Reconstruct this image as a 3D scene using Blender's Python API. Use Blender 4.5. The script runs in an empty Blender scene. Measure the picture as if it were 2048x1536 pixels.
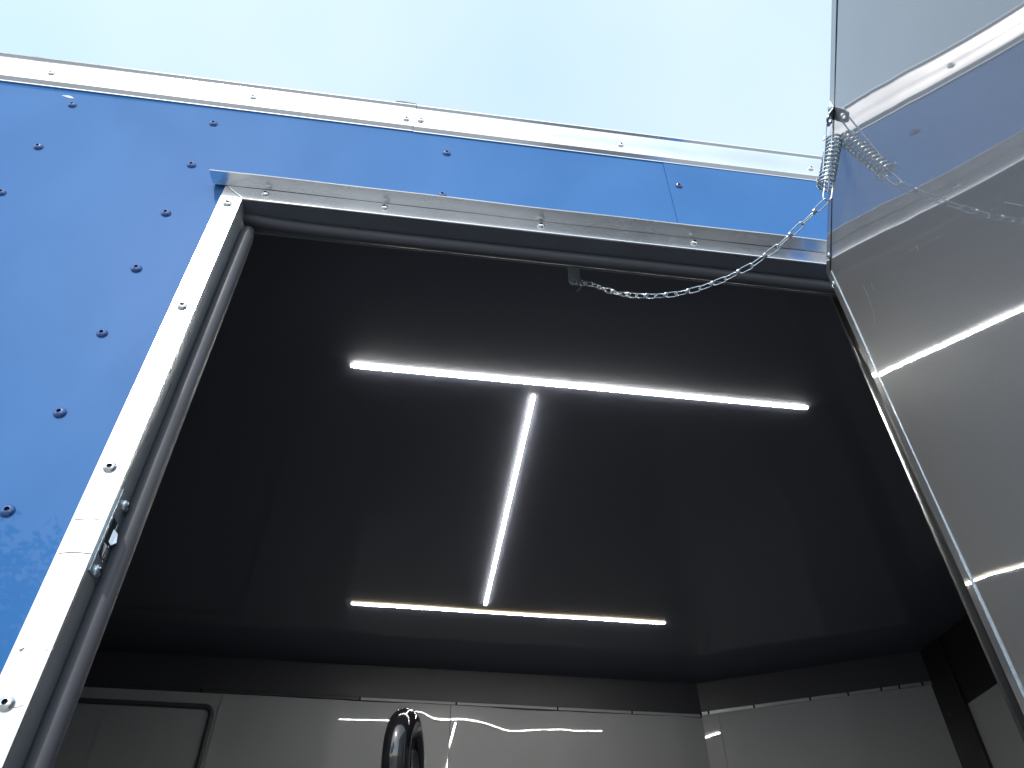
import bpy, bmesh, math, random
from mathutils import Vector, Matrix, noise
random.seed(7)
C = bpy.context.scene
COL = C.collection
V = Vector
# ------------------------------------------------------------------ camera
RIGHT = V((0.9909888, -0.1339424, -0.0008011))
DOWN = V((0.0912111, 0.6791920, -0.7282711))
FWD = V((0.0980905, 0.7216354, 0.6852887))
cd = bpy.data.cameras.new('camera'); cam = bpy.data.objects.new('camera', cd); COL.objects.link(cam)
cam.matrix_world = Matrix(((RIGHT.x, -DOWN.x, -FWD.x, 0.3496), (RIGHT.y, -DOWN.y, -FWD.y, -0.7155),
                           (RIGHT.z, -DOWN.z, -FWD.z, -1.0417), (0, 0, 0, 1)))
cd.sensor_width = 36.0; cd.lens = 1543.19 / 2048 * 36; cd.clip_start = 0.02; cd.clip_end = 3000
C.camera = cam
# ------------------------------------------------------------------ sky, sun, exposure
SUN_AZ, SUN_EL = math.radians(201.5), math.radians(45)
w = bpy.data.worlds.new('World'); C.world = w; w.use_nodes = True
wn, wl = w.node_tree.nodes, w.node_tree.links
sky = wn.new('ShaderNodeTexSky'); sky.sky_type = 'NISHITA'; sky.sun_disc = False
sky.sun_elevation = SUN_EL; sky.sun_rotation = SUN_AZ
sky.air_density = 1.0; sky.dust_density = 1.3; sky.ozone_density = 1.0
veil = wn.new('ShaderNodeMix'); veil.data_type = 'RGBA'; veil.blend_type = 'ADD'
veil.inputs[0].default_value = 1.0
wl.new(sky.outputs[0], veil.inputs[6])   # thin high cloud over the whole sky
_tc = wn.new('ShaderNodeTexCoord'); _nz = wn.new('ShaderNodeTexNoise'); _nz.inputs['Scale'].default_value = 1.3; _nz.inputs['Detail'].default_value = 3
_cr = wn.new('ShaderNodeMix'); _cr.data_type = 'RGBA'; _cr.inputs[6].default_value = (2.1, 2.65, 2.7, 1); _cr.inputs[7].default_value = (3.1, 3.25, 2.9, 1)
_mr = wn.new('ShaderNodeMapRange'); _mr.inputs[1].default_value = .35; _mr.inputs[2].default_value = .65
wl.new(_tc.outputs['Generated'], _nz.inputs['Vector']); wl.new(_nz.outputs[0], _mr.inputs[0]); wl.new(_mr.outputs[0], _cr.inputs[0]); wl.new(_cr.outputs[2], veil.inputs[7])
bg = wn['Background']; bg.inputs[1].default_value = 0.135
wl.new(veil.outputs[2], bg.inputs[0])
sd = bpy.data.lights.new('sun', 'SUN'); sd.energy = 2.0; sd.angle = math.radians(0.6); sd.color = (1, .965, .92)
sun = bpy.data.objects.new('sun', sd); COL.objects.link(sun)
to_sun = V((math.sin(SUN_AZ) * math.cos(SUN_EL), math.cos(SUN_AZ) * math.cos(SUN_EL), math.sin(SUN_EL)))
sun.rotation_euler = to_sun.to_track_quat('Z', 'Y').to_euler(); sun.location = to_sun * 50
vs = C.view_settings; vs.view_transform = 'Standard'; vs.look = 'None'; vs.gamma = 1.0; vs.exposure = 0.75
vs.use_curve_mapping = False
try:
    C.cycles.max_bounces = 10; C.cycles.glossy_bounces = 6
except Exception: pass

GROUND = -2.45; FLOOR = -1.93
# ------------------------------------------------------------------ materials
def mat(name, base, metal=0.0, rough=0.5, coat=0.0, coat_rough=0.03, coat_ior=1.5, ior=1.5, spec=0.5):
    m = bpy.data.materials.new(name); m.use_nodes = True
    b = m.node_tree.nodes['Principled BSDF']
    b.inputs['Base Color'].default_value = (*base, 1); b.inputs['Metallic'].default_value = metal
    b.inputs['Roughness'].default_value = rough; b.inputs['Coat Weight'].default_value = coat
    b.inputs['Coat Roughness'].default_value = coat_rough; b.inputs['Coat IOR'].default_value = coat_ior
    b.inputs['IOR'].default_value = ior; b.inputs['Specular IOR Level'].default_value = spec
    return m
def N(m, t): return m.node_tree.nodes.new(t)
def L(m, a, b): m.node_tree.links.new(a, b)
def noise_tex(m, scale, detail=3, stretch=(1, 1, 1), dist=0.0):
    tc = N(m, 'ShaderNodeTexCoord'); mp = N(m, 'ShaderNodeMapping'); mp.inputs['Scale'].default_value = stretch
    nz = N(m, 'ShaderNodeTexNoise'); nz.inputs['Scale'].default_value = scale; nz.inputs['Detail'].default_value = detail
    nz.inputs['Distortion'].default_value = dist
    L(m, tc.outputs['Object'], mp.inputs['Vector']); L(m, mp.outputs[0], nz.inputs['Vector'])
    return nz
def ramp(m, src, lo, hi, a=0.3, b=0.7):
    r = N(m, 'ShaderNodeMapRange'); r.inputs['From Min'].default_value = a; r.inputs['From Max'].default_value = b
    r.inputs['To Min'].default_value = lo; r.inputs['To Max'].default_value = hi
    L(m, src, r.inputs['Value']); return r.outputs[0]
def bump(m, src, strength, dist=0.001, prev=None, coat=False):
    b = N(m, 'ShaderNodeBump'); b.inputs['Strength'].default_value = strength; b.inputs['Distance'].default_value = dist
    L(m, src, b.inputs['Height'])
    if prev: L(m, prev, b.inputs['Normal'])
    p = m.node_tree.nodes['Principled BSDF']; L(m, b.outputs[0], p.inputs['Normal'])
    if coat: L(m, b.outputs[0], p.inputs['Coat Normal'])
    return b.outputs[0]
def col_var(m, src, c1, c2, a=0.3, b=0.7):
    mx = N(m, 'ShaderNodeMix'); mx.data_type = 'RGBA'; mx.inputs[6].default_value = (*c1, 1); mx.inputs[7].default_value = (*c2, 1)
    L(m, ramp(m, src, 0, 1, a, b), mx.inputs[0]); L(m, mx.outputs[2], m.node_tree.nodes['Principled BSDF'].inputs['Base Color'])

def alu(name, stretch, base=(.82, .82, .81), rlo=.24, rhi=.4, bs=.12):
    m = mat(name, base, 1.0, .3)
    n1 = noise_tex(m, 60, 4, stretch); n2 = noise_tex(m, 7, 3, (1, 1, 1), .6)
    p = m.node_tree.nodes['Principled BSDF']
    mm = N(m, 'ShaderNodeMath'); mm.operation = 'ADD'; L(m, ramp(m, n1.outputs[0], 0, rhi - rlo), mm.inputs[0]); L(m, ramp(m, n2.outputs[0], rlo - .04, rlo + .06), mm.inputs[1])
    L(m, mm.outputs[0], p.inputs['Roughness'])
    col_var(m, n2.outputs[0], tuple(c * .9 for c in base), base)
    bump(m, n1.outputs[0], bs, .0005)
    return m
BLUE = mat('blue_paint', (.06, .165, .37), 0, .6, .33, .02, spec=0.0)
_n = noise_tex(BLUE, 2.2, 2); _f = noise_tex(BLUE, 420, 3)
_p = bump(BLUE, _n.outputs[0], .06, .02, None, True); bump(BLUE, _f.outputs[0], .05, .0006, _p, False)
_n3 = noise_tex(BLUE, 5, 5, (1, 1, .6), .5); col_var(BLUE, _n3.outputs[0], (.030, .110, .282), (.042, .133, .322))
BLUE_SCREW = mat('blue_screw_paint', (.012, .06, .22), 0, .25, .8, .05)
ALU_X = alu('brushed_aluminium_long', (.06, 1, 1), (.88, .89, .90), .20, .32, .05)
ALU_RAIL = alu('mill_finish_rail', (.06, 1, 1), (.76, .77, .77), .09, .14, .05)
ALU_Z = alu('brushed_aluminium_upright', (1, 1, .05))
ALU_IN = alu('mill_aluminium_dull', (.1, 1, 1), (.40, .41, .42), .3, .5)
CHROME = mat('stainless_steel', (.72, .72, .72), 1, .22); _n = noise_tex(CHROME, 300, 3); bump(CHROME, _n.outputs[0], .08, .0003)
ZINC = mat('zinc_plated_steel', (.55, .62, .66), .9, .27)
_n = noise_tex(ZINC, 260, 4); col_var(ZINC, _n.outputs[0], (.46, .53, .57), (.64, .70, .74)); bump(ZINC, _n.outputs[0], .2, .0003)
DULLZ = mat('dull_zinc', (.42, .47, .48), .25, .45)
RECESS = mat('recess_shade', (.015, .017, .02), .4, .6)  # shade inside recesses, put into the colour over the bare metal
RECESS_BLUE = mat('blue_recess_shade', (.004, .012, .05), .0, .6)  # same painted-in recess shade for the blue screws
RUBBER = mat('black_rubber', (.058, .060, .071), 0, .6, spec=.35); _n = noise_tex(RUBBER, 120, 4, (1, 1, 1)); bump(RUBBER, _n.outputs[0], .18, .0008)
_n2 = noise_tex(RUBBER, 16, 4); L(RUBBER, ramp(RUBBER, _n2.outputs[0], .42, .62), RUBBER.node_tree.nodes['Principled BSDF'].inputs['Roughness'])
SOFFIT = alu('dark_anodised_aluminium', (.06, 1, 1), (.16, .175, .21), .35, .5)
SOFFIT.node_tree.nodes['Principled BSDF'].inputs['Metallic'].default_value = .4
JAMB = alu('grey_anodised_aluminium', (1, 1, .06), (.36, .38, .39), .28, .45)
JAMB.node_tree.nodes['Principled BSDF'].inputs['Metallic'].default_value = .5
BLACKTRIM = mat('black_painted_trim', (.012, .012, .014), 0, .4); _n = noise_tex(BLACKTRIM, 90, 4); bump(BLACKTRIM, _n.outputs[0], .1, .0004)
COVE = mat('charcoal_cove_paint', (.035, .036, .043), 0, .5); _n = noise_tex(COVE, 6, 4); L(COVE, ramp(COVE, _n.outputs[0], .42, .58), COVE.node_tree.nodes['Principled BSDF'].inputs['Roughness'])
CEIL = mat('black_gloss_ceiling', (.074, .079, .104), 0, .6, .42, .05)
def skin(name, base, coat_ior=2.3, rough=.34, cr=.02):
    m = mat(name, base, 0.0, rough, 1.0, cr, coat_ior, spec=.15)
    n = noise_tex(m, 700, 3); n2 = noise_tex(m, 1.5, 3, (1, 1, 1), .7)
    a = bump(m, n2.outputs[0], .08, .02, None, True)
    col_var(m, n.outputs[0], tuple(c * .93 for c in base), tuple(c * 1.07 for c in base))
    return m
SKIN = skin('grey_gloss_aluminium_skin', (.265, .255, .25), 2.25, .5, .025)
WALLIN = skin('grey_gloss_wall_skin', (.32, .325, .335), 1.9, .35, .025)
GLOSSBLACK = mat('gloss_black_tube', (.008, .008, .010), 0, .12, 1.0, .03)
FLOORM = mat('dark_rubber_floor', (.05, .05, .052), 0, .6); _n = noise_tex(FLOORM, 30, 4); bump(FLOORM, _n.outputs[0], .3, .002)
ROOFM = mat('galvanised_roof', (.6, .6, .6), 1, .45); _n = noise_tex(ROOFM, 9, 3); bump(ROOFM, _n.outputs[0], .1, .002)
SEAL = mat('grey_sealant', (.10, .12, .11), 0, .6); _n = noise_tex(SEAL, 80, 3); bump(SEAL, _n.outputs[0], .4, .001)
CHALK = mat('pale_glue_smear', (.45, .5, .62), 0, .7)
def emis(name, c, s):
    m = bpy.data.materials.new(name); m.use_nodes = True; nt = m.node_tree; nt.nodes.clear()
    e = nt.nodes.new('ShaderNodeEmission'); o = nt.nodes.new('ShaderNodeOutputMaterial')
    e.inputs[0].default_value = (*c, 1); e.inputs[1].default_value = s; nt.links.new(e.outputs[0], o.inputs[0]); return m
LED = emis('led_white', (1.0, .99, .93), 54)
LEDY = emis('led_phosphor', (1.0, .68, .20), 1.6)
LEDT = emis('led_tape', (1.0, .97, .88), 10.0)

# ------------------------------------------------------------------ mesh helpers
class MB:
    def __init__(s): s.v = []; s.f = []; s.mi = []
    def add(s, vs, fs, mi=0):
        o = len(s.v); s.v += [tuple(x) for x in vs]; s.f += [tuple(i + o for i in f) for f in fs]; s.mi += [mi] * len(fs); return s
    def box(s, x0, x1, y0, y1, z0, z1, mi=0):
        vs = [(x, y, z) for x in (x0, x1) for y in (y0, y1) for z in (z0, z1)]
        return s.add(vs, [(0, 1, 3, 2), (4, 6, 7, 5), (0, 4, 5, 1), (2, 3, 7, 6), (0, 2, 6, 4), (1, 5, 7, 3)], mi)
    def obox(s, o, a, b, c, mi=0):      # oriented box from corner o along vectors a, b, c
        o, a, b, c = V(o), V(a), V(b), V(c)
        vs = [o + a * i + b * j + c * k for i in (0, 1) for j in (0, 1) for k in (0, 1)]
        fs = [(0, 1, 3, 2), (4, 6, 7, 5), (0, 4, 5, 1), (2, 3, 7, 6), (0, 2, 6, 4), (1, 5, 7, 3)]
        if a.cross(b).dot(c) < 0: fs = [f[::-1] for f in fs]
        return s.add(vs, fs, mi)
    def prism(s, pts, axis_vec, mi=0):  # polygon pts (3D), extruded along axis_vec
        n = len(pts); a = V(axis_vec); vs = [V(p) for p in pts] + [V(p) + a for p in pts]
        fs = [tuple(range(n))[::-1], tuple(range(n, 2 * n))] + [(i, (i + 1) % n, (i + 1) % n + n, i + n) for i in range(n)]
        return s.add(vs, fs, mi)
    def tube(s, pts, r, seg=8, closed=False, mi=0, caps=True):
        pts = [V(p) for p in pts]; n = len(pts); rings = []
        t0 = (pts[1] - pts[0]).normalized(); up = V((0, 0, 1)) if abs(t0.z) < .9 else V((1, 0, 0))
        nr = (up - t0 * up.dot(t0)).normalized()
        vs = []
        for i in range(n):
            if closed: t = (pts[(i + 1) % n] - pts[i - 1]).normalized()
            else: t = (pts[min(i + 1, n - 1)] - pts[max(i - 1, 0)]).normalized()
            nr = (nr - t * nr.dot(t)).normalized(); bi = t.cross(nr)
            rr = r[i] if isinstance(r, (list, tuple)) else r
            vs += [pts[i] + (nr * math.cos(2 * math.pi * k / seg) + bi * math.sin(2 * math.pi * k / seg)) * rr for k in range(seg)]
        fs = []
        for i in range(n if closed else n - 1):
            j = (i + 1) % n
            fs += [(i * seg + k, i * seg + (k + 1) % seg, j * seg + (k + 1) % seg, j * seg + k) for k in range(seg)]
        if not closed and caps: fs += [tuple(range(seg))[::-1], tuple(range((n - 1) * seg, n * seg))]
        return s.add(vs, fs, mi)
    def mesh(s, name, mats, smooth=None):
        m = bpy.data.meshes.new(name); m.from_pydata(s.v, [], s.f); m.update()
        for q in (mats if isinstance(mats, (list, tuple)) else [mats]): m.materials.append(q)
        for p, i in zip(m.polygons, s.mi): p.material_index = i
        bm = bmesh.new(); bm.from_mesh(m); bmesh.ops.recalc_face_normals(bm, faces=bm.faces); bm.to_mesh(m); bm.free()
        if smooth is not None:
            m.polygons.foreach_set('use_smooth', [True] * len(m.polygons)); m.set_sharp_from_angle(angle=math.radians(smooth))
        return m
    def build(s, name, mats, parent=None, smooth=None, bevel=0, label=None):
        o = bpy.data.objects.new(name, s.mesh(name, mats, smooth)); COL.objects.link(o); o.parent = parent
        if bevel:
            b = o.modifiers.new('bevel', 'BEVEL'); b.width = bevel; b.segments = 2; b.limit_method = 'ANGLE'; b.angle_limit = math.radians(40)
        if label: o['label'] = label
        return o
def thing(name, label, cat, group=None, kind=None, o=None, loc=(0, 0, 0)):
    if o is None:
        o = bpy.data.objects.new(name, None); COL.objects.link(o); o.location = loc; o.empty_display_size = .1
    if label: o['label'] = label
    if cat: o['category'] = cat
    if group: o['group'] = group
    if kind: o['kind'] = kind
    return o
def inst(name, mesh, loc, parent, rot=None, scale=1.0, label=None):
    o = bpy.data.objects.new(name, mesh); COL.objects.link(o); o.parent = parent
    M = rot.to_4x4() if rot is not None else Matrix.Identity(4)
    o.matrix_basis = Matrix.Translation(V(loc) - (V(parent.location) if parent and parent.parent is None else V((0, 0, 0)))) @ M @ Matrix.Scale(scale, 4)
    if label: o['label'] = label
    return o

# pan-head screw, axis +Z pointing out of the surface
def screw_mesh(name, mats, star=True):
    b = MB(); seg = 24; prof = [(.00700, 0), (.00700, .0008), (.0066, .0019), (.0056, .0031), (.0042, .0040), (.0026, .00440)]
    vs = []; fs = []
    for r, z in prof: vs += [(r * math.cos(2 * math.pi * k / seg), r * math.sin(2 * math.pi * k / seg), z) for k in range(seg)]
    for i in range(len(prof) - 1): fs += [(i * seg + k, i * seg + (k + 1) % seg, (i + 1) * seg + (k + 1) % seg, (i + 1) * seg + k) for k in range(seg)]
    b.add(vs, fs, 0)
    vs = [];
    for z in (.00440, .0018):
        for k in range(seg):
            r = (.0026 if z > .003 else (.0024 if k % 4 in (0, 1) else .0015)); vs.append((r * math.cos(2 * math.pi * k / seg), r * math.sin(2 * math.pi * k / seg), z))
    b.add(vs, [(k, (k + 1) % seg, seg + (k + 1) % seg, seg + k) for k in range(seg)] + [tuple(range(seg, 2 * seg))], 1)
    return b.mesh(name, mats, 35)
SCREW = screw_mesh('screw_steel', [CHROME, RECESS]); SCREW_BLUE = screw_mesh('screw_blue', [BLUE_SCREW, RECESS_BLUE])
SCREW_Z = screw_mesh('screw_zinc', [ZINC, RECESS])
def face(nrm, spin=None):
    q = V(nrm).to_track_quat('Z', 'Y').to_matrix()
    return q @ Matrix.Rotation(spin if spin is not None else random.uniform(0, 6.28), 3, 'Z')

# ================================================================== SETTING
g = MB(); gs = 400; g.add([(-gs, -gs, GROUND), (gs, -gs, GROUND), (gs, gs, GROUND), (-gs, gs, GROUND)], [(0, 1, 2, 3)])
GR = mat('pale_gravel', (.30, .28, .25), 0, .9)
_n = noise_tex(GR, 45, 8); col_var(GR, _n.outputs[0], (.20, .20, .20), (.34, .34, .335)); bump(GR, _n.outputs[0], .8, .02)
go = g.build('ground', GR); go['kind'] = 'structure'

# ================================================================== TRAILER
T = thing('cargo_trailer', 'blue enclosed cargo trailer with silver roof rail and open side door', 'trailer', loc=(0, 1, GROUND))
T.matrix_world = Matrix.Translation((0, 0, 0)) if False else Matrix.Identity(4)
XS = .7286; WX = 1.0; ZT = .3096     # sheet seam, right side of the opening, top of the wall
def waved(x0, x1, z0, z1, y, step, f, thick=.0012, flip=False, axis=None):
    """sheet of metal as a fine grid, gently out of flat; returns MB"""
    nx = max(1, int(round((x1 - x0) / step))); nz = max(1, int(round((z1 - z0) / step))); b = MB(); vs = []; fs = []
    for i in range(nx + 1):
        for j in range(nz + 1):
            x = x0 + (x1 - x0) * i / nx; z = z0 + (z1 - z0) * j / nz; vs.append((x, y + f(x, z), z))
    fs = [(i * (nz + 1) + j, (i + 1) * (nz + 1) + j, (i + 1) * (nz + 1) + j + 1, i * (nz + 1) + j + 1) for i in range(nx) for j in range(nz)]
    return b.add(vs, fs)
# outer skin: left sheet (reaches over the door to the seam) and right sheet
wl_ = MB(); wl_.box(-4.2, .006, 0, .0014, FLOOR - .15, ZT); wl_.box(.006, XS, 0, .0014, -.004, ZT)
left_sheet = wl_.build('wall_panel', BLUE, T)
wr_ = MB(); wr_.box(XS + .0004, 1.055, -.0010, .0006, -.004, ZT); wr_.box(1.055, 2.16, -.0010, .0006, FLOOR - .15, ZT)
right_sheet = wr_.build('wall_panel', BLUE, T)
b = MB(); b.box(-4.2, 0.004, .0016, .088, FLOOR - .15, ZT); b.box(.004, 1.065, .0016, .056, -.012, ZT); b.box(1.065, 2.16, .0016, .088, FLOOR - .15, ZT)
b.build('wall_core', COVE, T)
def sc(parent, p, n=(0, -1, 0), m=SCREW, s=1.0):
    return inst('screw', m, p, parent, face(V(n) + V((random.gauss(0, .05), 0, random.gauss(0, .05)))), s * random.uniform(.96, 1.05))
for z in (.1865, .0511, -.0765, -.206, -.336, -.466, -.596, -.726): sc(left_sheet, (-.297, 0, z), m=SCREW_BLUE)
for z in (.1815, .0497, -.0827, -.2126, -.3406, -.4711, -.6021, -.733): sc(left_sheet, (-.0655, 0, z), m=SCREW_BLUE)
for z in (.1768, .0464): sc(left_sheet, (.332, 0, z), m=SCREW_BLUE)
sc(right_sheet, (.7475, -.001, .1601), m=SCREW_BLUE)
for dx in (.406, .812, 1.218):
    for k in range(15):
        sc(left_sheet, (-.297 - dx, 0, .1865 - .13 * k), m=SCREW_BLUE)
b = MB(); ns = 9; b.add([(-.3128 + (.0085 + .003 * math.sin(5 * k)) * math.cos(k * 6.283 / ns + .5), -.0006, .2119 + (.004 + .0015 * math.cos(7 * k)) * math.sin(k * 6.283 / ns)) for k in range(ns)], [tuple(range(ns))])
b.build('glue_smear', CHALK, left_sheet)

# roof rail: two extrusions butted at x = .268
prof = [(.0015, .2345), (-.0026, .2345), (-.0030, .2360), (-.0088, .2408), (-.0094, .2425), (-.0098, .2700), (-.0090, .3042), (-.0093, .3052),
        (-.0138, .3078), (-.0144, .3096), (-.0125, .3108), (.0300, .3135), (.0300, .3098), (.0015, .3098)]
def rail(x0, x1, dz):
    b = MB(); n = len(prof); k = 60; vs = []; fs = []
    for i in range(k + 1):
        x = x0 + (x1 - x0) * i / k; s = .0006 * math.sin(x * 2.1) + .0003 * math.sin(x * 7.3 + 1)
        vs += [(x, y + s * .6, z + s + dz) for y, z in prof]
    for i in range(k): fs += [(i * n + j, i * n + (j + 1) % n, (i + 1) * n + (j + 1) % n, (i + 1) * n + j) for j in range(n)]
    fs += [tuple(range(n)), tuple(range(k * n, (k + 1) * n))[::-1]]
    b.add(vs, fs); return b.build('roof_rail', ALU_RAIL, T, smooth=28)
ra = rail(-4.2, .2676, .0009); rb = rail(.2684, 2.16, -.0004)
for x, z in ((-1.38, .246), (-1.04, .247), (-.7, .2455), (-.3584, .246), (-.0182, .2495), (.2536, .2407)): sc(ra, (x, -.0098, z + .0195), s=.86)
for x, z in ((.2790, .2426), (.6497, .244), (1.02, .244), (1.4, .245)): sc(rb, (x, -.0098, z + .0195), s=.86)
b = MB(); b.prism([(.228, -.0155, .3118), (.240, -.0145, .3172), (.2665, -.0145, .3150), (.2690, -.0145, .3112), (.262, -.0145, .3119)], (0, .05, 0)); b.build('sealant_lump', SEAL, ra, bevel=.001)
b = MB(); b.box(-4.2, 2.16, .031, 2.13, .3105, .322); b.build('roof', ROOFM, T)
b = MB(); b.box(-4.2, 2.16, 2.13, 2.14, FLOOR - .15, .3100); b.box(2.16, 2.17, 0, 2.14, FLOOR - .15, .3100); b.box(-4.21, -4.2, 0, 2.14, FLOOR - .15, .3100)
b.build('outer_shell', BLUE, T)
b = MB(); b.box(-4.2, 2.16, .0, 2.13, FLOOR - .15, FLOOR); b.build('floor', FLOORM, T)

# drip cap over the door: upstand on the wall, sloping lip, flared left end
def cap():
    b = MB(); x0, x1 = -.0190, 1.07; k = 40
    P = [(-.0052, -.0010), (-.0052, .0010), (-.0012, .0120), (.0, .0120), (.0, .0132), (-.0024, .0132), (-.0066, .0022), (-.0300, -.0008), (-.0306, -.0020), (-.0300, -.0030), (-.0066, -.0006)]
    vs = []; fs = []; n = len(P)
    for i in range(k + 1):
        x = x0 - .0 + (x1 - x0) * i / k; wv = .0007 * math.sin(9 * x) + .0005 * math.sin(23 * x)
        vs += [(x - (.0015 if i == 0 and y < -.02 else 0), y, z + wv) for y, z in P]
    for i in range(k): fs += [(i * n + j, i * n + (j + 1) % n, (i + 1) * n + (j + 1) % n, (i + 1) * n + j) for j in range(n)]
    fs += [tuple(range(n)), tuple(range(k * n, (k + 1) * n))[::-1]]
    b.add(vs, fs); o = b.build('drip_cap', ALU_X, T, smooth=25)
    return o
cap()

# door frame, mitred: left post, header, right post.  front face 5 mm proud of the skin
FI = .0324; HI = -.031; YF = -.0048
frame = MB()
def post(pts2d_outer, pts2d_inner, name, mtl):   # quads in the XZ plane
    b = MB(); b.prism([(x, YF, z) for x, z in pts2d_outer + pts2d_inner[::-1]], (0, .0046, 0)); return b.build(name, mtl, T, bevel=.0006)
ZB = FLOOR
k = 30
lp = [(0.0 + .0004 * math.sin(z * 3), z) for z in [-.0012 + (ZB + .0012) * i / k for i in range(k + 1)]]
li = [(FI + .0005 * math.sin(z * 5), z) for z in [HI - .0012 + (ZB - HI + .0012) * i / k for i in range(k + 1)]]
leftpost = post(lp, li, 'frame_post', ALU_Z)
header = post([(.0007, 0), (1.0625, 0)], [(FI + .0007, HI), (1.03, HI)], 'frame_header', ALU_X)
header.modifiers['bevel'].width = .0016; header.modifiers['bevel'].segments = 3
rightpost = post([(1.0630, -.0015), (1.0630, ZB)], [(1.0308, HI - .0015), (1.0308, ZB)], 'frame_post', ALU_Z)
for x, z, y in ((.0145, -.0484, 0), (.0150, -.2827, 0), (.0140, -.5429, 0), (.0152, -.7915, 0), (.0145, -1.04, 0)): sc(leftpost, (x, YF, z), s=.98)
for x, z in ((.0626, -.0122), (.2447, -.0125), (.4926, -.0135), (.7454, -.0130)): sc(header, (x, YF, z), s=.9)
LINE = mat('grey_pencil_mark', (.30, .30, .30), 0, .7)
for q in ((.0006, [(.0026, -.6094), (.0166, -.6070), (.0304, -.6076)]), (.0007, [(.0020, -.6478), (.0164, -.6455), (.0315, -.6460)]), (.00035, [(.0018, -.2895), (.0080, -.2870)]), (.00035, [(.0205, -.2815), (.0293, -.2809)]),
          (.00035, [(.0205, -.5412), (.0262, -.5405)]), (.0004, [(.0210, -.7945), (.0250, -.7940), (.0290, -.7915)]), (.0007, [(.0060, -.7451), (.0095, -.7430), (.0075, -.7465)]), (.0005, [(.0280, -.7445), (.0300, -.7427)])):
    MB().tube([(x, YF - .0001, z) for x, z in q[1]], q[0], 5).build('scuff_mark', LINE, leftpost)
# returns
b = MB(); b.box(FI - .002, FI, YF + .0046, .056, ZB, HI); b.build('jamb_return', JAMB, T)
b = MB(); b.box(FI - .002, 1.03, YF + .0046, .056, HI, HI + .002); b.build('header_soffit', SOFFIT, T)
b = MB(); b.box(1.03, 1.032, YF + .0046, .088, ZB, HI + .04); b.build('jamb_return', BLACKTRIM, T)
# rubber bulb seals
def bulb(name, pts, rs): return MB().tube(pts, rs, 16).build(name, RUBBER, T, smooth=60)
pts = [(FI + .0102 - .0004 * math.sin(z * 9), .0360 + .0006 * math.sin(z * 6.1), z) for z in [-.055 - i * .02 for i in range(94)]]
rs = [.0112 * (.86 if abs(p[2] + .588) < .006 else 1) for p in pts]; rs[0] = .0085
bulb('door_seal', pts, rs)
pts = [(x, .0345 - .004 * math.exp(-(x - FI) / .05), -.0405 + .0085 * math.exp(-(x - FI) / .045) + .0004 * math.sin(11 * x)) for x in [FI + .0005 + i * .0125 for i in range(80)]]
rs = [.0108] * len(pts); rs[0] = .009
bulb('door_seal', pts, rs)
pts = [(1.0245, .030, z) for z in [-.045 - i * .025 for i in range(76)]]
bulb('door_seal', pts, .011)
# inner lips of the seal carrier: thin edges that catch the light
b = MB(); b.box(FI, FI + .0035, .0500, .0512, ZB, HI - .004); b.build('seal_lip', JAMB, T)
b = MB(); b.box(FI + .004, 1.029, .0545, .0556, HI - .0045, HI); b.build('seal_lip', JAMB, T)
b = MB(); b.box(1.0262, 1.0272, .0850, .0892, ZB, HI + .03); b.build('seal_lip', CHROME, T)
# inner reveal behind the header and posts
b = MB(); b.box(-.3, 1.3, .0565, .088, .013, .12); b.build('header_board', COVE, T)
b = MB(); b.box(-.02, .017, .0565, .088, ZB, .012); b.build('jamb_board', BLACKTRIM, T)

# strike plate on the left return
def strike():
    b = MB(); x = FI; t = .0014; z0, z1 = -.6600, -.5640; y0, y1 = .0015, .0300; a0, a1 = -.6400, -.5960; h0, h1 = .0060, .0215
    b.box(x, x + t, y0, y1, a1, z1); b.box(x, x + t, y0, y1, z0, a0); b.box(x, x + t, y0, h0, a0, a1); b.box(x, x + t, h1, y1, a0, a1)
    b.prism([(x + t, y0, z0 + .014), (x + t, y0, z1 - .018), (x + .004, y0 - .0062, z1 - .022), (x + .004, y0 - .0062, z0 + .018)], (0, .0012, 0))
    o = b.build('strike_plate', ZINC, T, bevel=.0003)
    b = MB(); b.box(x + .0002, x + .0006, h0, h1, a0, a1); b.build('latch_hole_shade', RECESS, o)  # thin dark sheet in the opening, coloured as the shade inside it
    b = MB(); b.prism([(x, .0185, a1 - .006), (x + .005, .0225, a1 - .010), (x + .007, .0225, -.617), (x + .0035, .0200, -.6215), (x, .0180, -.618)], (0, .0022, 0)); b.build('latch_tongue', CHROME, o, bevel=.0005)
    b = MB(); b.prism([(x, .009, -.624), (x + .004, .012, -.627), (x + .003, .017, -.637), (x, .0185, -.639)], (0, .006, 0)); b.build('latch_tongue', CHROME, o, bevel=.0004)
    inst('screw', SCREW_Z, (x + t, .0200, -.5735), o, face((1, 0, 0)), .95); inst('screw', SCREW_Z, (x + t, .0170, -.6525), o, face((1, 0, 0)), .95)
    return o
strike()

# ------------------------------------------------------------------ interior
ZC = .124; YB = 2.05
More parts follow.
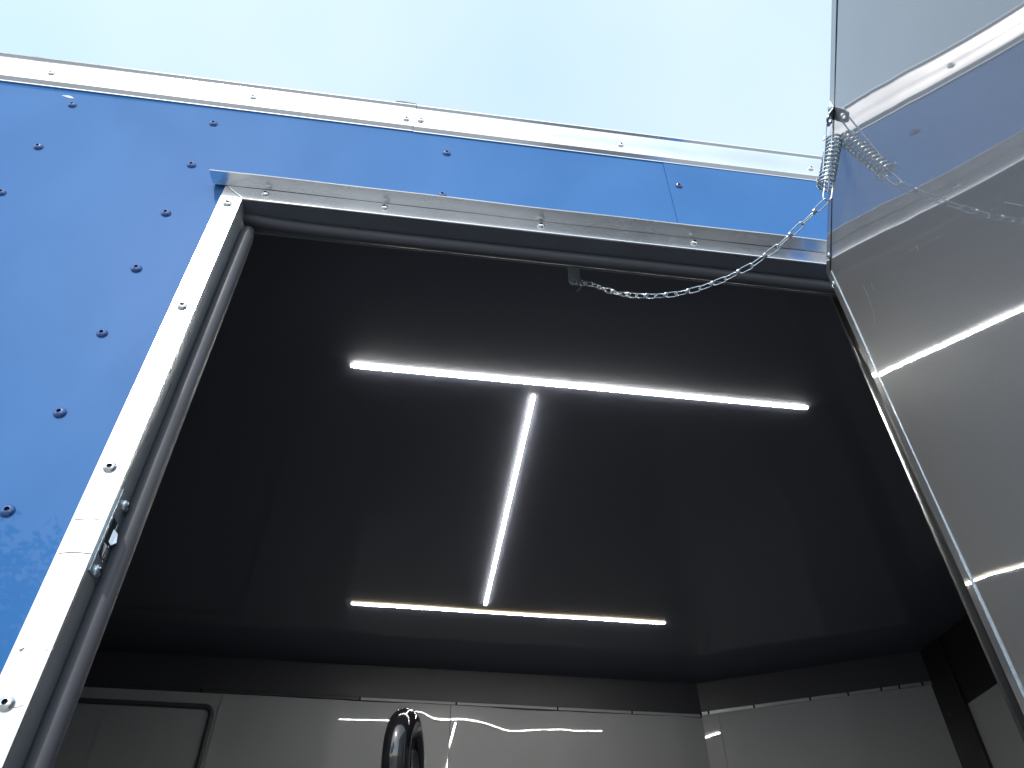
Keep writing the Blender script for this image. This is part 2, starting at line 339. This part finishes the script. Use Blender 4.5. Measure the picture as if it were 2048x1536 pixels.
# ceiling sheets
XE = 2.14
for x0, x1 in ((-4.1, -1.22), (-1.219, XE)):
    nx, ny = int((x1 - x0) / .04), 50; vs = [(x0 + (x1 - x0) * i / nx, .088 + 2.032 * j / ny, ZC + .0012 * math.sin(3.1 * (x0 + (x1 - x0) * i / nx) + 1) * math.sin(4.3 * j / ny * 2) + .0006 * math.sin(9 * (x0 + (x1 - x0) * i / nx) + 7 * j / ny)) for i in range(nx + 1) for j in range(ny + 1)]
    fs = [(i * (ny + 1) + j, (i + 1) * (ny + 1) + j, (i + 1) * (ny + 1) + j + 1, i * (ny + 1) + j + 1) for i in range(nx) for j in range(ny)]
    MB().add(vs, fs).build('ceiling_panel', CEIL, T, smooth=180)
P1 = V((1.424, YB, 0)); P2 = V((2.126, 1.666, 0)); DD = (P2 - P1).normalized(); NN = V((DD.y, -DD.x, 0)) * 1   # NN points into the room
if NN.y > 0: NN = -NN
# black coves (vertical band between ceiling and panels)
b = MB(); b.box(-4.1, 1.424, YB - .006, YB + .04, .0105, ZC - .0002); b.build('cove_board', COVE, T)
b = MB(); b.obox(P1 + NN * .006 + V((0, 0, .0195)), DD * .80, V((0, 0, ZC - .0197)), -NN * .03); b.build('cove_board', COVE, T)
b = MB(); b.box(2.118, 2.15, .09, 1.664, -.100, ZC - .0002); b.build('cove_board', BLACKTRIM, T)
# black corner post at the nose
b = MB(); b.box(2.108, 2.15, 1.555, 1.69, FLOOR, ZC - .0004); b.build('corner_post', BLACKTRIM, T, bevel=.002)
# trim strip under the coves: short lengths with gaps at the rivets
def strip(o, d, n, a, bb, z, h, m): MB().obox(V(o) + d * a + V((0, 0, z)), d * (bb - a), V((0, 0, h)), n * .0045).build('trim_strip', m, T)
cuts = [-.0, .027, .190, .385, .513, .622, .681, .754, .80]
for a, c in zip(cuts[:-1], cuts[1:]): strip(P1, DD, NN, a + .003, c - .003, .0075, .0115, ALU_IN)
cutb = [-.95, -.35, .188, .525, .889, 1.162, 1.42]
for a, c in zip(cutb[:-1], cutb[1:]): strip((0, YB, 0), V((1, 0, 0)), V((0, -1, 0)), a + .003, c - .003, .0005, .0095, COVE if c < .2 else WALLIN)
# wall panels, gently quilted by their fixings
def quilt(x, z):
    e = 0
    for xs, aa in ((.5065, .0012), (.915, .0045), (1.32, .0045), (.10, .0045), (-.31, .004)): e += -aa * math.exp(-((x - xs) / .05) ** 2)
    e += -.0050 * math.exp(-((x - .385) ** 2 + (z + .01) ** 2) / .045 ** 2) + .0028 * math.exp(-((x - .72) ** 2 + (z + .005) ** 2) / .06 ** 2)
    e += .0030 * math.exp(-(z / .035) ** 2) * (1 + .8 * math.sin(9 * x)) + .0011 * math.sin(7.0 * x + 1.3) * math.sin(5 * z + .4) + .0006 * math.sin(17 * x + 9 * z)
    return e
def fine(x0, x1, z1=.0, lo=-.5):
    b = waved(x0, x1, lo, z1, YB, .012, quilt); o = b.build('interior_panel', WALLIN, T, smooth=180); return o
fine(-.288 + .010, .5055); fine(.5078, 1.424)
b = MB(); b.box(-4.1, 1.424, YB + .002, YB + .02, FLOOR, -.5); b.build('interior_panel', WALLIN, T)
b = MB(); b.box(-4.1, -.277, YB + .001, YB + .02, -.5, 0); b.build('interior_panel', WALLIN, T)
b = MB(); b.box(.5060, .5066, YB - .0025, YB + .003, -.5, -.001); b.build('panel_joint', BLACKTRIM, T)
def nose_panel(a, c):
    nx, nz = int((c - a) / .015), 34; vs = []; fs = []
    for i in range(nx + 1):
        for j in range(nz + 1):
            s = a + (c - a) * i / nx; z = -.5 + .5 * j / nz
            e = -.0012 * math.exp(-(s / .10) ** 2) + .0009 * math.sin(9 * s) * math.sin(6 * z) + .0012 * math.exp(-((s - .4) / .05) ** 2)
            vs.append(P1 + DD * s - NN * e + V((0, 0, z + .008)))
    fs = [(i * (nz + 1) + j, (i + 1) * (nz + 1) + j, (i + 1) * (nz + 1) + j + 1, i * (nz + 1) + j + 1) for i in range(nx) for j in range(nz)]
    MB().add(vs, fs).build('interior_panel', WALLIN, T, smooth=180)
nose_panel(0, .0595); nose_panel(.0605, .80)
b = MB(); b.obox(P1 + V((0, 0, FLOOR)), DD * .8, V((0, 0, -.5 - FLOOR + .01)), -NN * .02); b.build('interior_panel', WALLIN, T)
b = MB(); b.box(2.122, 2.14, .09, 1.6, FLOOR, -.10); b.build('interior_panel', WALLIN, T)
b = MB(); b.box(1.066, 2.12, .089, .092, FLOOR, ZC); b.box(-4.1, -.0205, .089, .092, FLOOR, ZC); b.build('interior_panel', WALLIN, T)
b = MB(); b.box(-4.12, -4.1, .09, 2.05, FLOOR, ZC); b.build('interior_panel', WALLIN, T)
# second door in the far wall: black gasket with a rounded corner, panel inside it
gx, gz, gw = -.287, -.0385, .018; R_ = .03
pts = [(-1.10, YB - .004, gz - gw / 2)]
pts += [(gx - gw / 2 - R_ + R_ * math.sin(a), YB - .004, gz - gw / 2 - R_ + R_ * math.cos(a)) for a in [i * math.pi / 16 for i in range(9)]]
pts += [(gx - gw / 2 + .004, YB - .004, -1.75)]
far = MB(); vs = []
far.tube(pts, .009, 10)
fg = far.build('far_door', RUBBER, T, smooth=60, label='far door seen across the trailer, outlined by a black rounded gasket')
def fd(x, z): return .0012 * math.sin(9 * x + 2) * math.sin(4 * z) + .0009 * math.sin(15 * x)
waved(-.640, gx - .013, -.5, gz - .014, YB - .002, .014, fd).build('door_panel', WALLIN, fg, smooth=180)
waved(-1.09, -.6415, -.5, gz - .014, YB - .002, .014, fd).build('door_panel', WALLIN, fg, smooth=180)

# header bracket inside (bent zinc tab with a hole), chain hooks on it
A = V((.5726, .0900, -.0215))
def tab(name, corner, ux, uz, un, wdt, hgt, t, hole, parent, m=ZINC):
    """plate wdt x hgt with a round hole, lower corners clipped"""
    seg = 24; out = []; inn = []
    cx, cz = hole[0], hole[1]; r = hole[2]
    for k_ in range(seg):
        a = 2 * math.pi * k_ / seg; dx, dz = math.cos(a), math.sin(a)
        s = min((wdt / 2) / max(abs(dx), 1e-6), (hgt - cz if dz > 0 else cz) / max(abs(dz), 1e-6))
        px, pz = dx * s, dz * s
        if dz < 0 and abs(px) > wdt / 2 - .004 and -pz > cz - .004: px *= .82; pz *= .86
        out.append((cx + px, cz + pz)); inn.append((cx + dx * r, cz + dz * r))
    vs = []
    for tt in (0, t):
        for q in (out, inn): vs += [V(corner) + V(ux) * x + V(uz) * z + V(un) * tt for x, z in q]
    fs = []
    for k_ in range(seg):
        j = (k_ + 1) % seg
        fs += [(k_, j, seg + j, seg + k_), (2 * seg + k_, 3 * seg + k_, 3 * seg + j, 2 * seg + j), (k_, 2 * seg + k_, 2 * seg + j, j), (seg + k_, seg + j, 3 * seg + j, 3 * seg + k_)]
    return MB().add(vs, fs).build(name, m, parent)
hb = tab('chain_bracket', (.566, .092, -.034), (1, 0, 0), (0, 0, 1), (0, -1, 0), .020, .050, .0016, (.0, .009, .0040), T, DULLZ)
hb['label'] = 'small zinc chain bracket behind the door header'
b = MB(); b.box(.549, .571, .058, .0915, .0125, .0128); b.build('base', ZINC, hb)

# ------------------------------------------------------------------ the open door
TH = 1.1631
D_ = V((-math.cos(TH), -math.sin(TH), 0)); NI = V((-.918, .3965, 0)).normalized(); H = V((.9607, -.004, 0)); UZ = V((0, 0, 1))
ZD = -.0515; DW = .905; DB = FLOOR + .01
def dp(s, z, off=0.0): return H + D_ * s + UZ * z + NI * off
slab = MB(); slab.obox(dp(0.0, DB, -.036), D_ * DW, UZ * (ZD - DB), NI * .032)
door = slab.build('entry_door', BLUE, T, bevel=.002, label='open side door with grey mirror-like inner face')
# glossy inner skin with slight edge curl
ns_, nz_ = 90, 70; vs = []; tr = .0225; s0, s1, z0, z1 = tr - .0005, DW - tr + .004, DB + tr, ZD - tr + .002
for i in range(ns_ + 1):
    u = (i / ns_) ** 1.6
    for j in range(nz_ + 1):
        v = (j / nz_); s = s0 + (s1 - s0) * u; z = z1 + (z0 - z1) * v ** 1.3
        e = -.0004 * math.exp(-(s - s0) / .03) + .00045 * math.sin(8 * s + 1.5 * z) + .00035 * math.sin(13 * z + 3 * s + 1)
        vs.append(dp(s, z, -.0005 + e))
fs = [(i * (nz_ + 1) + j, (i + 1) * (nz_ + 1) + j, (i + 1) * (nz_ + 1) + j + 1, i * (nz_ + 1) + j + 1) for i in range(ns_) for j in range(nz_)]
MB().add(vs, fs).build('inner_skin', SKIN, door, smooth=180)
TRIM = skin('grey_gloss_trim', (.22, .22, .225), 2.6, .4, .04)
def dbox(s0, s1, z0, z1, o0, o1): return MB().obox(dp(s0, z0, o0), D_ * (s1 - s0), UZ * (z1 - z0), NI * (o1 - o0))
dbox(0.0, DW, ZD - tr + .0012, ZD - .0004, -.004, 0.0).build('edge_trim', TRIM, door, bevel=.0005)
dbox(0.0, tr - .0012, DB, ZD - tr, -.004, -.0002).build('edge_trim', TRIM, door, bevel=.0005)
dbox(DW - tr, DW, DB, ZD - tr, -.004, -.0002).build('edge_trim', TRIM, door, bevel=.0005)
# black line along the seam at the panel edge, bright bead edge on the hinge side
dbox(tr - .001, DW - tr, ZD - tr - .0014, ZD - tr + .0010, -.004, .0006).build('seam_line', BLACKTRIM, door)
dbox(tr - .0010, tr + .0002, DB, ZD - tr - .0015, -.004, -.0000).build('trim_bead', ZINC, door, bevel=.0003)
dbox(tr + .0014, tr + .0022, DB, ZD - tr - .0015, -.004, -.0002).build('trim_bead', ZINC, door, bevel=.0002)
inst('screw', SCREW_Z, dp(.045, ZD - .0150, 0), door, face(NI), .8)
inst('screw', SCREW_Z, dp(.0105, ZD - .044, 0), door, face(NI), .8)
for s in (.6, .85): inst('screw', SCREW_Z, dp(s, ZD - .011, 0), door, face(NI), .8)
SCR = mat('pale_scratch', (.42, .42, .42), 0, .6)
for q in ([(.1194, -.2270), (.1190, -.2420), (.1165, -.2560), (.1107, -.2687), (.0991, -.2790)], [(.3043, -.3752), (.3023, -.3831)], [(.4624, -.5258), (.4706, -.5398), (.4768, -.5513)], [(.150, -.255), (.143, -.262)]):
    MB().tube([dp(s_, z_, .0001) for s_, z_ in q], .00022, 5).build('scratch', SCR, door)
# chain bracket on the door: base on the trim, lower tab bent off the face
SB = .296
db = MB(); db.obox(dp(SB - .010, -.0745, .0002), D_ * .020, UZ * .016, NI * .0016)
t0 = dp(SB - .010, -.0745, .0002); dn = (-UZ * .8 + NI * .6).normalized(); tn = (UZ * .6 + NI * .8)
dbr = db.build('chain_bracket', ZINC, door, bevel=.0004, label='zinc chain bracket screwed near the top edge of the open door')
o = tab('tab', dp(SB, -.0745, .0002) + dn * .022, D_, -dn, tn, .020, .022, .0016, (0, .009, .0042), dbr)
inst('screw', SCREW_Z, dp(SB + .002, -.0655, .0018), dbr, face(NI), .8)
HOLE = dp(SB, -.0745, .0002) + dn * .013

# ================================================================== THINGS
# ---- LED bars on the ceiling
def led_bar(p0, p1, label, near):
    p0, p1 = V(p0), V(p1); d = (p1 - p0); Ln = d.length; d.normalize(); s = d.cross(V((0, 0, 1))).normalized(); U = V((0, 0, 1))
    t = thing('led_light_bar', label, 'light bar', 'glowing light bars on the ceiling', loc=p0)
    def ob(name, m, a, b_, w0, w1, z0, z1, **k):
        return MB().obox(d * a + s * w0 + U * z0, d * (b_ - a), s * (w1 - w0), U * (z1 - z0)).build(name, m, t, **k)
    ob('mounting_tape', LEDT, 0, Ln, -.0036, .0036, -.0007, 0)
    ob('light_strip', LEDT, .002, Ln - .002, -.0038, .0038, -.0030, -.0008)
    m = MB(); n = int(Ln / .0102); f = MB()
    for i in range(n):
        a = .006 + (Ln - .012) * i / (n - 1)
        hw, hl = .0039, .0040
        ring = [(-hl, -hw * .7), (-hl * .6, -hw), (hl * .6, -hw), (hl, -hw * .7), (hl, hw * .7), (hl * .6, hw), (-hl * .6, hw), (-hl, hw * .7)]
        m.prism([d * (a + x) + s * y + U * -.0042 for x, y in ring], U * .0024)
    o = m.build('light_diodes', LED, t); o['kind'] = 'stuff'
    if near:
        f.obox(d * .003 + s * (near * .0045) + U * -.0042, d * (Ln - .006), s * (near * .0034), U * .0026)
        f.build('phosphor_edge', LEDY, t)
    for a in (-.004, Ln): ob('end_cap', LEDT, a, a + .003, -.0042, .0042, -.0042, 0, bevel=.001)
    return t
zl = ZC - .0004
led_bar((.1695, .4985, zl), (1.1905, .4985, zl), 'long glowing white light bar nearest the doorway, running across the ceiling', 0)
led_bar((.5690, .5440, zl), (.5690, 1.5290, zl), 'glowing white light bar running front to back between the other two', 0)
led_bar((.1535, 1.5780, zl), (1.1640, 1.5780, zl), 'glowing light bar at the far side with a yellow edge', 1)

# ---- door chain with spring
chain = thing('door_chain', 'galvanised knotted door chain with a compression spring at the open door', 'chain', loc=tuple(A))
def cobj(mb, name, par=chain, **k):
    o = mb.build(name, ZINC, par, **k); return o
Ptop = V((.8466, -.2535, -.0990)); Pbot = V((.8240, -.2250, -.1760)); Pl = V((.8205, -.2205, -.2010))
ax = (Pbot - Ptop).normalized()
sx = V((1, .15, 0)); sx = (sx - ax * sx.dot(ax)).normalized(); sy = ax.cross(sx)
W_ = .00105
def off(p): return V(p) - A
# coil
turns = 12; Rr = .0095; npt = turns * 18; Ls = (Pbot - Ptop).length
pts = []
for i in range(npt + 1):
    u = i / npt; a = 2 * math.pi * turns * u
    uu = u if .06 < u < .94 else (.06 * (u / .06) ** 1.0 * .8 + .012 if u <= .06 else 1 - (.06 * ((1 - u) / .06) * .8 + .012))
    pts.append(off(Ptop + ax * (Ls * uu) + (sx * math.cos(a) + sy * math.sin(a)) * Rr))
spring = cobj(MB().tube(pts, .00150, 8), 'spring', smooth=60)
# draw bars: U loop out of one end, hooks over the other end
def ubar(p_loop, p_end, side, hw, name, hook_dir):
    a_ = (p_end - p_loop).normalized(); pts = []
    def leg(sg):
        l = [p_loop + a_ * .006 + side * (hw * sg), p_loop + a_ * .012 + side * (hw * sg), p_end - a_ * .004 + side * (hw * sg)]
        for t in range(1, 7):
            th = t / 6 * math.pi * .95; l.append(p_end - a_ * .004 + side * sg * (hw + .0042 * (1 - math.cos(th))) + a_ * (.0048 * math.sin(th)))
        l.append(l[-1] - a_ * .0045)
        return l
    loop = [p_loop + a_ * (.006 - .006 * math.sin(t)) + side * (hw * math.cos(t)) for t in [math.pi * i / 8 for i in range(1, 8)]]
    full = leg(1)[::-1] + loop + leg(-1)
    return cobj(MB().tube([off(p) for p in full], W_, 8), name, smooth=60)
ubar(HOLE + (Ptop - HOLE) * -.02, Pbot + ax * .002, sx, .0048, 'draw_bar', 1)
ubar(Pl, Ptop - ax * .003, (sy * .5 + sx * .87).normalized(), .0050, 'draw_bar', 1)
# chain curve
ctrl = [Pl, V((.8073, -.2042, -.2077)), V((.783, -.1739, -.223)), V((.7572, -.1415, -.2317)), V((.7318, -.1096, -.2286)), V((.7075, -.0792, -.2189)), V((.6857, -.0518, -.2038)),
        V((.6648, -.0256, -.184)), V((.6464, -.0025, -.1598)), V((.6287, .0197, -.1343)), V((.6125, .0399, -.107)), V((.5965, .06, -.0708)), V((.582, .0782, -.0400)), V((.5715, .0890, -.0270))]
def cr(p0, p1, p2, p3, t): return .5 * ((2 * p1) + (-p0 + p2) * t + (2 * p0 - 5 * p1 + 4 * p2 - p3) * t * t + (-p0 + 3 * p1 - 3 * p2 + p3) * t ** 3)
curve = []
for i in range(len(ctrl) - 1):
    q = [ctrl[max(i - 1, 0)], ctrl[i], ctrl[i + 1], ctrl[min(i + 2, len(ctrl) - 1)]]
    for s in range(20): curve.append(cr(*q, s / 20))
curve.append(ctrl[-1])
acc = [0]
for a_, b_ in zip(curve[:-1], curve[1:]): acc.append(acc[-1] + (b_ - a_).length)
def at(s):
    s = max(0, min(acc[-1], s))
    for i in range(len(acc) - 1):
        if acc[i + 1] >= s: return curve[i].lerp(curve[i + 1], (s - acc[i]) / max(1e-9, acc[i + 1] - acc[i]))
    return curve[-1]
nl = 12; pitch = acc[-1] / nl; LK = pitch + .0024
def link_mesh():
    b = MB(); h = LK / 2; wr = .00088
    for ang, sg, wv in ((0, -1, .0036), (math.radians(-66), 1, .0035)):
        ux = V((0, math.cos(ang), math.sin(ang))); loop = [V((sg * .0006, 0, 0)) + ux * .0012]
        side = [V((sg * .0030, 0, 0)) + ux * (wv * .75), V((sg * .0052, 0, 0)) + ux * wv, V((sg * (h - wv - .001), 0, 0)) + ux * wv]
        loop += side
        for t in range(1, 10):
            a = math.pi * t / 10; loop.append(V((sg * (h - wv + wv * math.sin(a)), 0, 0)) + ux * (wv * math.cos(a)))
        loop += [V((p.x, -p.y, -p.z)) for p in side[::-1]] + [V((sg * .0006, 0, 0)) - ux * .0012]
        b.tube(loop, wr, 8)
    kn = [V((-.0020 + .0040 * i / 30, -.0008 + .0028 * math.cos(2 * math.pi * 2.3 * i / 30), .0028 * math.sin(2 * math.pi * 2.3 * i / 30))) for i in range(31)]
    b.tube(kn, wr * 1.15, 8)
    return b.mesh('chain_link', ZINC, 60)
LM = link_mesh()
VIEW = V((.35, .72, 1.0)).normalized()
for i in range(nl):
    a_, b_ = at(i * pitch), at((i + 1) * pitch); x = (b_ - a_).normalized()
    sd_ = x.cross(VIEW).normalized(); up = x.cross(sd_)
    rr = math.radians(2 + 32 * min(1, i / 6)) + random.uniform(-.12, .12) + (0 if i < nl - 3 else .7 * (i - nl + 4))
    yv = sd_ * math.cos(rr) + up * math.sin(rr); zv = x.cross(yv)
    o = bpy.data.objects.new('link', LM); COL.objects.link(o); o.parent = chain
    M = Matrix((x, yv, zv)).transposed().to_4x4(); o.matrix_basis = Matrix.Translation((a_ + b_) / 2 - A) @ M
# end hook with two wire tails
b = MB(); c0 = A + V((.004, -.002, -.010))
b.tube([off(c0 + V((.0045 * math.cos(t) + .001, -.001, .0065 * math.sin(t)))) for t in [i * .42 for i in range(15)]], W_, 8)
b.tube([off(V((.5705, .088, -.0300))), off(V((.5640, .083, -.0420))), off(V((.5590, .080, -.0425))), off(V((.5570, .080, -.038)))], W_ * .8, 7)
cobj(b, 'hook', smooth=60)
b = MB(); b.tube([off(V((.5775, .086, -.0340))), off(V((.5660, .083, -.0600)))], W_ * .55, 6); b.tube([off(V((.5795, .086, -.0350))), off(V((.5685, .083, -.0610)))], W_ * .55, 6)
cobj(b, 'wire_tail', smooth=60)

# ---- gloss black ring handle standing in the doorway
hoop = thing('grab_ring', 'thick gloss black ring standing just inside the doorway, cut by the bottom edge', 'grab handle', loc=(.352, .33, FLOOR))
Rk = .048; rt = .0168; hd = V((.22, .975, 0)).normalized(); hc = V((.3535, .315, -.664 - Rk - rt))
lc = V(hoop.location)
MB().tube([hc + hd * (-Rk * math.cos(t)) + V((0, 0, Rk * math.sin(t))) - lc for t in [2 * math.pi * i / 48 for i in range(48)]], rt, 28, closed=True).build('ring', GLOSSBLACK, hoop, smooth=60)
MB().tube([hc - lc - V((0, 0, Rk + .012)), hc - lc - V((0, 0, .5)), V((hc.x - lc.x, hc.y - lc.y, .004))], rt * .9, 20).build('stem', GLOSSBLACK, hoop, smooth=60)
MB().tube([V((hc.x - lc.x, hc.y - lc.y, .0004)), V((hc.x - lc.x, hc.y - lc.y, .008))], .05, 24).build('foot_plate', BLACKTRIM, hoop)

# ---- trees across the lot (seen as reflections in the blue paint)
BARK = mat('bark', (.10, .075, .055), 0, .9); _n = noise_tex(BARK, 12, 5, (1, 1, .3)); bump(BARK, _n.outputs[0], .8, .02)
LEAF = mat('green_leaf', (.05, .09, .025), 0, .5); _n = noise_tex(LEAF, .8, 4); col_var(LEAF, _n.outputs[0], (.035, .065, .018), (.075, .12, .035))
def tree(x, y, h, label, seed):
    rnd = random.Random(seed); t = thing('broadleaf_tree', label, 'tree', 'trees across the lot', loc=(x, y, GROUND))
    b = MB(); b.tube([(0, 0, 0), (.08, .03, h * .2), (.0, .1, h * .42), (.1, .05, h * .7)], [.24, .19, .14, .06], 10)
    blobs = []
    for i in range(9):
        a = rnd.uniform(0, 6.28); z = h * rnd.uniform(.36, .8); r = h * rnd.uniform(.12, .27) * (1.15 - z / h * .5)
        e = V((r * math.cos(a), r * math.sin(a), z + h * .08)); b.tube([(.03, .05, z - h * .16), e * .6 + V((0, 0, z * .36)), e], [.09, .06, .02], 6)
        blobs.append((e, h * rnd.uniform(.10, .17)))
    blobs.append((V((.1, .05, h * .86)), h * .14))
    b.build('trunk', BARK, t, smooth=60)
    f = MB()
    for c, r in blobs:
        for _ in range(520):
            d = V((rnd.gauss(0, 1), rnd.gauss(0, 1), rnd.gauss(0, .8))); d = d.normalized() * r * rnd.uniform(.45, 1.12)
            p = c + d; u = V((rnd.gauss(0, 1), rnd.gauss(0, 1), rnd.gauss(0, 1))).normalized(); v = u.orthogonal().normalized(); s = rnd.uniform(.06, .13)
            f.add([p - u * s, p - v * s * .5, p + u * s, p + v * s * .5], [(0, 1, 2, 3)])
    f.build('crown', LEAF, t)
tree(-6.4, -12.4, 9.3, 'tall leafy tree reflected darkly in the lower left of the blue wall', 3)
tree(-11.0, -13.5, 7.4, 'lower leafy tree standing left of the tall one across the lot', 5)
